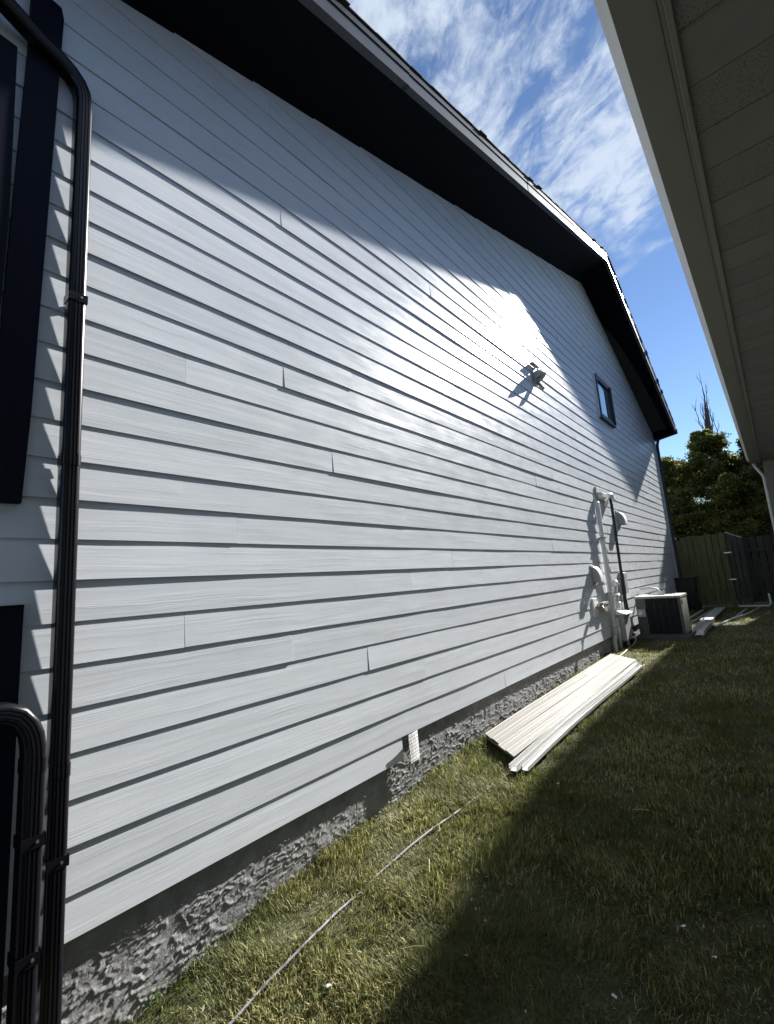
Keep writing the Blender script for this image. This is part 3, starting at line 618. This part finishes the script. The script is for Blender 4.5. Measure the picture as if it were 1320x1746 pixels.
# ------------------------------------------------------------------ fence, gate, bin
fe = empty('fence', (.6, 16.5, 0), 'olive weathered board fence behind the air conditioner', 'fence')
fy = 16.4
x = -1.25; i = 0
while x < 1.13:
    wd = random.uniform(.135, .148); h = 2.0+random.uniform(-.02, .02)
    dz = .08 if x > .0 else .0
    m = MB().box(x, x+wd, fy+random.uniform(-.004, .004), fy+.02, .05, h+dz); m.build('fence_board', M['fence_old'], fe); x += wd+random.uniform(.006, .02)
for z in (1.62, .35): MB().box(-1.3, 1.14, fy+.022, fy+.06, z, z+.09).build('rail', M['fence_old'], fe)
for x in (-1.2, 1.16): MB().box(x, x+.09, fy-.02, fy+.075, 0, 2.1).build('post', M['fence_old'], fe)
fd = empty('fence', (2.4, 16.5, 0), 'near-black board fence at the right behind the open gate', 'fence')
x = 1.62
while x < 3.6:
    wd = .14; m = MB().box(x, x+wd, fy+.10, fy+.12, .10, 1.92+random.uniform(-.02, .02)); m.build('fence_board', M['fence_dark'], fd); x += wd+.024
for z in (1.5, .35): MB().box(1.6, 3.6, fy+.06, fy+.098, z, z+.09).build('rail', M['fence_dark'], fd)
MB().box(3.6, 3.69, fy+.03, fy+.12, 0, 2.0).build('post', M['fence_dark'], fd)
gt = empty('gate', (1.5, 16.2, 0), 'dark gate whose sloped sunlit top is imitated by white strips, between the two fences', 'gate')
gx = [1.30, 1.42, 1.54]
for i, x in enumerate(gx):
    h0 = 2.08-.065*i; h1 = h0-.06
    m = MB().hexa([(x, 16.1, .08), (x+.10, 16.1, .08), (x+.10, 16.122, .08), (x, 16.122, .08), (x, 16.1, h0), (x+.10, 16.1, h1), (x+.10, 16.122, h1), (x, 16.122, h0)]); gb_ = m.build('gate_board', M['fence_dark'], gt)
    m = MB().hexa([(x-.006, 16.08, h0+.003), (x+.106, 16.08, h1+.0), (x+.106, 16.14, h1), (x-.006, 16.14, h0+.003), (x-.006, 16.08, h0+.02), (x+.106, 16.08, h1+.018), (x+.106, 16.14, h1+.018), (x-.006, 16.14, h0+.02)]); sub(m, 'cap', M['white'], gb_)  # white strip imitates the sunlit top edge of the board
for z in (1.55, .4): MB().box(1.28, 1.68, 16.124, 16.16, z, z+.08).build('rail', M['fence_dark'], gt)
for z in (1.5, .75): MB().box(1.19, 1.36, 16.085, 16.098, z, z+.03).build('hinge', M['galv'], gt)
o = MB().tube([(1.30, 16.0, .03), (1.5, 15.95, .035), (1.7, 15.98, .03), (1.95, 15.95, .03), (2.0, 16.0, .10), (1.99, 16.04, .35)], .022, 8).build('curved_pipe', M['white'], None, smooth=True); tag(o, 'white pipe curving up at one end under the gate', 'pipe')
bn = empty('wheeled_bin', (.2, 15.6, 0), 'black wheeled bin standing against the olive fence', 'bin')
MB().hexa([(.0, 15.35, .05), (.42, 15.35, .05), (.42, 15.8, .05), (.0, 15.8, .05), (-.06, 15.28, .86), (.48, 15.28, .86), (.48, 15.85, .86), (-.06, 15.85, .86)]).build('body', M['bin'], bn, bevel=.02)
MB().box(-.08, .50, 15.26, 15.88, .862, .91).build('lid', M['bin'], bn, bevel=.015)
MB().tube([(-.02, 15.9, .88), (.44, 15.9, .88)], .018, 8).build('handle', M['bin'], bn)
for x in (-.05, .42): MB().tube([(x, 15.8, .12), (x+.05, 15.8, .12)], .12, 16).build('wheel', M['rubber'], bn)

# ------------------------------------------------------------------ neighbour's house (right)
nb = empty('house', (4, 8, 0), 'neighbouring house with beige soffit and white gutter overhead at right', 'house')
ZE = 3.90; NY0, NY1 = -4.0, 16.2
MB().box(2.98, 9, NY0+.6, 16.9, -.6, ZE+.3).build('wall', M['nb_bounce'], nb)
MB().box(2.43, 2.977, 15.95, 16.85, -.6, ZE-.02).build('corner_wall', M['nb_wall'], nb)
# k-style gutter profile swept along Y
gp = [(2.325, ZE-.005), (2.165, ZE-.005), (2.150, ZE+.03), (2.148, ZE+.055), (2.120, ZE+.085), (2.096, ZE+.12), (2.090, ZE+.135), (2.090, ZE+.15), (2.10, ZE+.152), (2.108, ZE+.14), (2.17, ZE+.06), (2.178, ZE+.012), (2.325, ZE+.012)]
m = MB(); m.loft([[(x, y, z) for x, z in gp] for y in np.linspace(NY0, NY1, 9)]); m.build('gutter', M['nb_gutter'], nb, bevel=.003)
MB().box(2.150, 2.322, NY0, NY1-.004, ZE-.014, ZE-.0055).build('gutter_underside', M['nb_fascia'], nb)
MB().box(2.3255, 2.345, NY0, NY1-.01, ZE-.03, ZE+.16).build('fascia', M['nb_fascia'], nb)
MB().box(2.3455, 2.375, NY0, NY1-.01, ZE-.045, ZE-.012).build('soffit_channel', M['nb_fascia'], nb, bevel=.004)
def vent_mat():
    m = mat('neighbour_vented_soffit', (.20, .19, .15), .6); t = m.node_tree; b = t.nodes['Principled BSDF']
    g_ = t.nodes.new('ShaderNodeNewGeometry'); wv = t.nodes.new('ShaderNodeTexVoronoi'); wv.inputs['Scale'].default_value = 90; t.links.new(g_.outputs['Position'], wv.inputs['Vector'])
    r = t.nodes.new('ShaderNodeMapRange'); r.inputs[1].default_value = .15; r.inputs[2].default_value = .40; r.inputs[3].default_value = .15; r.inputs[4].default_value = 1; t.links.new(wv.outputs['Distance'], r.inputs[0])
    x = t.nodes.new('ShaderNodeMix'); x.data_type = 'RGBA'; x.blend_type = 'MULTIPLY'; x.inputs[0].default_value = 1; x.inputs[6].default_value = (.128, .125, .094, 1); t.links.new(r.outputs[0], x.inputs[7]); t.links.new(x.outputs[2], b.inputs['Base Color']); return m
M['nb_vent'] = vent_mat()
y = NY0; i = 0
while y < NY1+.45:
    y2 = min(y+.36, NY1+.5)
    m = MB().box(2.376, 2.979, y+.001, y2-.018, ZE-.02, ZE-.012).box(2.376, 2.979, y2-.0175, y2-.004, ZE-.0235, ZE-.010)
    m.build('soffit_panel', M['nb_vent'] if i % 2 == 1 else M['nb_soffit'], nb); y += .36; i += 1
m = MB().hexa([(2.11, NY0, ZE+.165), (9, NY0, ZE+2.2), (9, NY1+.5, ZE+2.2), (2.11, NY1+.5, ZE+.165), (2.11, NY0, ZE+.19), (9, NY0, ZE+2.24), (9, NY1+.5, ZE+2.24), (2.11, NY1+.5, ZE+.19)]); m.build('roof', M['shingle'], nb)
# unseen upper storey, added; its clipped-corner roof shapes the far lawn shadow
MB().box(3.2, 9, 14.2, 22, ZE+.5, 6.2).build('added_upper_wall', M['nb_wall'], nb)
poly = [(2.85, 12.0), (2.64, 13.2), (2.54, 14.3), (2.50, 15.4), (2.50, 17.9), (2.50, 22.5), (9, 22.5), (9, 11.9)]
m = MB(); m.loft([[(x_, y_, 6.2) for x_, y_ in poly], [(x_, y_, 6.38) for x_, y_ in poly]]); m.build('shadow_caster_roof', M['shingle'], nb)
MB().tube([(2.22, 16.05, ZE-.015), (2.26, 16.05, ZE-.14), (2.37, 16.0, ZE-.38), (2.385, 15.98, ZE-.48), (2.385, 15.98, -.05)], .034, 12).build('downspout', M['white'], nb, smooth=True)

# ------------------------------------------------------------------ trees behind the fence
def leaf_cloud(n, fn, size, seed, cols):
    rg = np.random.default_rng(seed); P, Nn = fn(rg, n)
    n = len(P)
    a = rg.normal(size=(n, 3)); a /= np.linalg.norm(a, axis=1)[:, None]; a[:, 2] *= .6; a += .7*Nn; a /= np.linalg.norm(a, axis=1)[:, None]
    b = np.cross(a, rg.normal(size=(n, 3))); b /= np.linalg.norm(b, axis=1)[:, None]
    s = size*rg.uniform(.6, 1.5, n)[:, None]
    V = np.stack([P-b*s*.32, P+a*s*.5+b*s*.05, P+b*s*.32, P-a*s*.5], 1)
    # two quads per leaf spray: fold
    F = np.arange(n*4).reshape(n, 4)
    c = cols[rg.integers(0, len(cols), n)]*rg.uniform(.7, 1.3, n)[:, None]
    return V.reshape(-1, 3), F, np.repeat(c, 4, 0)
LC = np.array([(.10, .115, .024), (.15, .155, .034), (.06, .078, .018), (.20, .195, .052), (.085, .10, .024)])
def conifer(name, base, h, rad, seed, label, n=26000, lo=.06):
    t = empty(name, base, label, 'tree', 'evergreen trees behind the fence')
    rg0 = np.random.default_rng(seed); m = MB()
    m.tube([(0, 0, -.2), (.05, .03, h*.4), (0, 0, h*.92)], [.16, .10, .02], 9)
    nb_ = 110; br = []
    for i in range(nb_):
        f = rg0.uniform(lo, .97); z = h*f; an = rg0.uniform(0, 2*math.pi)
        ln = rad*(1-f**2.4)*rg0.uniform(.45, 1.2)+.15
        e = np.array([math.cos(an)*ln, math.sin(an)*ln, z+ln*rg0.uniform(-.05, .35)]); s = np.array([0, 0, z-.15])
        br.append((s, e)); m.tube([s, (s+e)/2+np.array([0, 0, .06*ln]), e], [.03, .02, .006], 5)
    tr_ = m.build('trunk', M['bark']); tr_.parent = t
    def fn(rg, n):
        k = rg.integers(0, nb_, n); S = np.array([b[0] for b in br])[k]; E2 = np.array([b[1] for b in br])[k]
        u = rg.beta(2.2, 1.1, n)[:, None]; P = S+(E2-S)*u
        ln = np.linalg.norm(E2-S, axis=1)[:, None]
        P = P+rg.normal(size=(n, 3))*np.array([.14, .14, .10])*(.35+.55*ln)
        out = P.copy(); out[:, 2] = .6; out /= np.linalg.norm(out, axis=1)[:, None]
        return P, out
    V, F, c = leaf_cloud(int(n*2.0), fn, .085, seed, LC)
    o = np_mesh('crown', V, F, M['leaf'], c); o.parent = t
    return t
conifer('evergreen_tree', (.75, 22.5, 0), 6.8, 1.9, 11, 'tall bushy evergreen in the middle behind the fence', 46000)
conifer('evergreen_tree', (-.95, 23.0, 0), 6.2, 1.9, 12, 'evergreen rising just right of the far house corner', 40000)
conifer('evergreen_tree', (2.3, 22.4, 0), 6.1, 1.9, 13, 'evergreen partly hidden behind the neighbouring gutter', 40000)
conifer('evergreen_tree', (1.5, 20.0, 0), 4.3, 1.5, 14, 'lower dark evergreen directly above the gate', 34000, .02)
conifer('evergreen_tree', (-.3, 20.2, 0), 4.2, 1.5, 15, 'lower dark evergreen above the olive fence', 34000, .02)
conifer('evergreen_tree', (4.2, 21.0, 0), 5.2, 1.8, 16, 'evergreen at the far right beside the neighbouring wall', 26000)
# bare poplar spire
pt = empty('bare_tree', (.50, 30, 0), 'bare upright poplar spire rising above the evergreens', 'tree')
rg = np.random.default_rng(5); m = MB(); m.tube([(0, 0, 0), (.05, 0, 5), (0, 0, 7.5)], [.16, .12, .08], 8)
tw = MB()
for i in range(26):
    z0 = rg.uniform(5.2, 7.9); an = rg.uniform(0, 6.28); r0 = rg.uniform(.1, .75); h_ = rg.uniform(2.4, 4.9)*(1-.5*r0)
    p0 = Vector((0, 0, z0)); path = [p0]
    for k_ in range(1, 7):
        f = k_/6; path.append(Vector((math.cos(an)*r0*f**.6+rg.normal(0, .035), math.sin(an)*r0*f**.6+rg.normal(0, .035), z0+h_*f)))
    m.tube(path, [.045*(1-.85*k_/6) for k_ in range(7)], 5)
    for q_ in range(7):
        s = path[rg.integers(1, 6)]; e = s+Vector((rg.normal(0, .12), rg.normal(0, .12), rg.uniform(.25, .7))); m.tube([s, (s+e)/2+Vector((rg.normal(0, .03), 0, 0)), e], [.014, .010, .005], 4)
o = m.build('trunk', M['bark']); o.parent = pt

# ------------------------------------------------------------------ lawn grass
def lawn():
    rg = np.random.default_rng(21); Ps = []
    for (y0, y1, dens) in ((.55, 2.4, 21000), (2.4, 4.0, 15000), (4.0, 6.5, 7500), (6.5, 10, 3000), (10, 16.2, 1200)):
        n = int((y1-y0)*2.62*dens); P = np.stack([rg.uniform(-.045, 2.575, n), rg.uniform(y0, y1, n)], 1); Ps.append(np.concatenate([P, np.full((n, 1), y0)], 1))
    P = np.concatenate(Ps); n = len(P); x, y = P[:, 0], P[:, 1]
    cl = fbm(x*4.5, y*4.5, 3, 41); cl2 = fbm(x*1.6+9, y*1.6, 3, 43)
    wear = np.clip(1.2-1.6*np.clip(fbm(x*2.6+31, y*2.6, 3, 61)-.52, 0, 1)*2, .7, 1)
    keep = rg.random(n) < np.clip(.45+1.5*(cl-.28), .25, 1)*wear; P = P[keep]; x, y, cl, cl2 = P[:, 0], P[:, 1], cl[keep], cl2[keep]; n = len(P)
    far = np.clip(P[:, 2]/6, 0, 1)
    edge = np.exp(-((x+.03)/.07)**2)                              # taller tufts along the footing
    L_ = (.022+.036*rg.random(n))*(.40+1.25*cl)*(1+.55*edge)
    wd = (.0010+.0010*rg.random(n))*(1+1.6*far)
    an = rg.uniform(0, 2*math.pi, n)+0; flow = 6.28*fbm(x*2.2+3, y*2.2, 2, 77)*1.6; an = np.where(rg.random(n) < .55, flow+rg.normal(0, .5, n), an)
    ln = rg.beta(2, 1.6, n)*1.15                                   # lean
    d = np.stack([np.cos(an), np.sin(an), np.zeros(n)], 1); sd = np.stack([-np.sin(an), np.cos(an), np.zeros(n)], 1)
    B = np.stack([x, y, ground_z(x, y)-.004], 1)
    up = np.array([0, 0, 1.])
    mid = B+L_[:, None]*(.5*np.cos(ln*.5)[:, None]*up+.5*np.sin(ln*.5)[:, None]*d)
    tip = mid+L_[:, None]*(.55*np.cos(ln*1.25)[:, None]*up+.55*np.sin(ln*1.25)[:, None]*d)
    w_ = wd[:, None]*sd
    V = np.stack([B-w_, B+w_, mid+w_*.8, mid-w_*.8, tip], 1)
    b = np.arange(n)[:, None]*5
    T = np.concatenate([b+np.array([[0, 1, 2]]), b+np.array([[0, 2, 3]]), b+np.array([[3, 2, 4]])], 0)
    green = np.array([.112, .134, .038]); olive = np.array([.20, .196, .064]); straw = np.array([.49, .45, .21]); dark = np.array([.065, .085, .02])
    dry = np.clip(.12+1.1*(cl2-.42)+rg.normal(0, .10, n), 0, .85)
    c = green*(1-cl[:, None])+olive*cl[:, None]
    r2 = rg.random(n); c = np.where((r2 < dry)[:, None], straw*rg.uniform(.6, 1.2, (n, 1)), c); c = np.where((r2 > .86)[:, None], dark, c)
    c = c*rg.uniform(.75, 1.25, (n, 1))
    o = np_mesh('lawn_grass', V.reshape(-1, 3), T, M['grass'], np.repeat(c, 5, 0)); tag(o, 'short green and straw-coloured grass between the two houses', 'grass', kind='stuff')
    return n
NB = lawn()
# scraps on the lawn
def scrap(x, y, s, label, mt='paper'):
    rg = np.random.default_rng(abs(int(x*1000))); z = gz(x, y)+.035
    pr = [(math.cos(a)*s*rg.uniform(.6, 1.1), math.sin(a)*s*.6*rg.uniform(.6, 1.1)) for a in np.linspace(0, 6.28, 7, endpoint=False)]
    m = MB(); t1 = [(x+u, y+v_, z+.3*u+rg.normal(0, .004)) for u, v_ in pr]; m.loft([t1, [(a, b, c+.002) for a, b, c in t1]])
    o = m.build('paper_scrap', M[mt]); tag(o, label, 'scrap', 'white scraps on the lawn')
scrap(.64, 1.43, .022, 'crumpled white paper scrap in the sunlit grass near the bottom edge')
scrap(-.005, 2.50, .02, 'white scrap at the foot of the parged foundation')
scrap(1.62, 1.98, .014, 'small pale scrap in the shaded lawn at the bottom')
scrap(1.78, 2.45, .012, 'tiny round pale scrap in the shaded lawn')
scrap(1.90, 2.35, .012, 'sliver of white plastic in the shaded lawn at right')
scrap(.90, 3.40, .012, 'pale chip on the shaded lawn right of the trim strips')
for i, (x, y, a, lab) in enumerate(((.85, 1.75, .6, 'dry straw stalk lying across the sunlit grass'), (.62, 2.2, 2.2, 'bent dry stalk beside the grey hose'), (1.45, 3.3, .2, 'thin pale stalk in the shaded lawn'))):
    z = gz(x, y)+.045; d_ = Vector((math.cos(a), math.sin(a), .1))*.05
    o = MB().tube([Vector((x, y, z))-d_, Vector((x, y, z+.006)), Vector((x, y, z))+d_], .0022, 5).build('dry_stalk', M['straw']); tag(o, lab, 'stalk', 'dry stalks on the lawn')
# leaf litter and broad-leaved weeds, too small to pick apart
def litter():
    rg = np.random.default_rng(77); V = []; Fc = []; C = []
    def leaf(x, y, z, s, an, tilt, c, wr=.42):
        a = np.array([math.cos(an), math.sin(an), tilt]); b = np.array([-math.sin(an), math.cos(an), rg.normal(0, .2)])*wr
        k = len(V); p = np.array([x, y, z])
        V.extend([p-a*s*.5, p+b*s*.42-a*s*.08, p+b*s*.30+a*s*.25, p+a*s*.55, p-b*s*.30+a*s*.25, p-b*s*.42-a*s*.08])
        Fc.append([k+i for i in range(6)]); C.extend([c]*6)
    for i in range(420):
        x, y = rg.uniform(0, 2.5), .7+9*rg.random()**1.7
        c = np.array([(.30, .25, .13), (.20, .14, .07), (.42, .38, .24), (.13, .10, .05)][rg.integers(0, 4)])
        leaf(x, y, gz(x, y)+rg.uniform(.018, .04), rg.uniform(.010, .030), rg.uniform(0, 6.3), rg.normal(0, .3), c)
    for i in range(46):
        x, y = (abs(rg.normal(0, .04))-.02 if i % 2 else rg.uniform(0, 2.3)), .9+5*rg.random()
        c = np.array([.07, .11, .026])*rg.uniform(.8, 1.4); z = gz(x, y)
        for q_ in range(rg.integers(6, 11)):
            an = rg.uniform(0, 6.3); r = rg.uniform(.01, .035); leaf(x+r*math.cos(an), y+r*math.sin(an), z+rg.uniform(.02, .05), rg.uniform(.016, .034), an, rg.uniform(.1, .6), c, .6)
    o = np_mesh('leaf_litter', np.array(V), np.array(Fc), M['grass'], np.array(C)); tag(o, 'dead leaf bits and small weeds scattered through the lawn', 'litter', kind='stuff')
litter()
print('boards', boards, 'blades', NB)
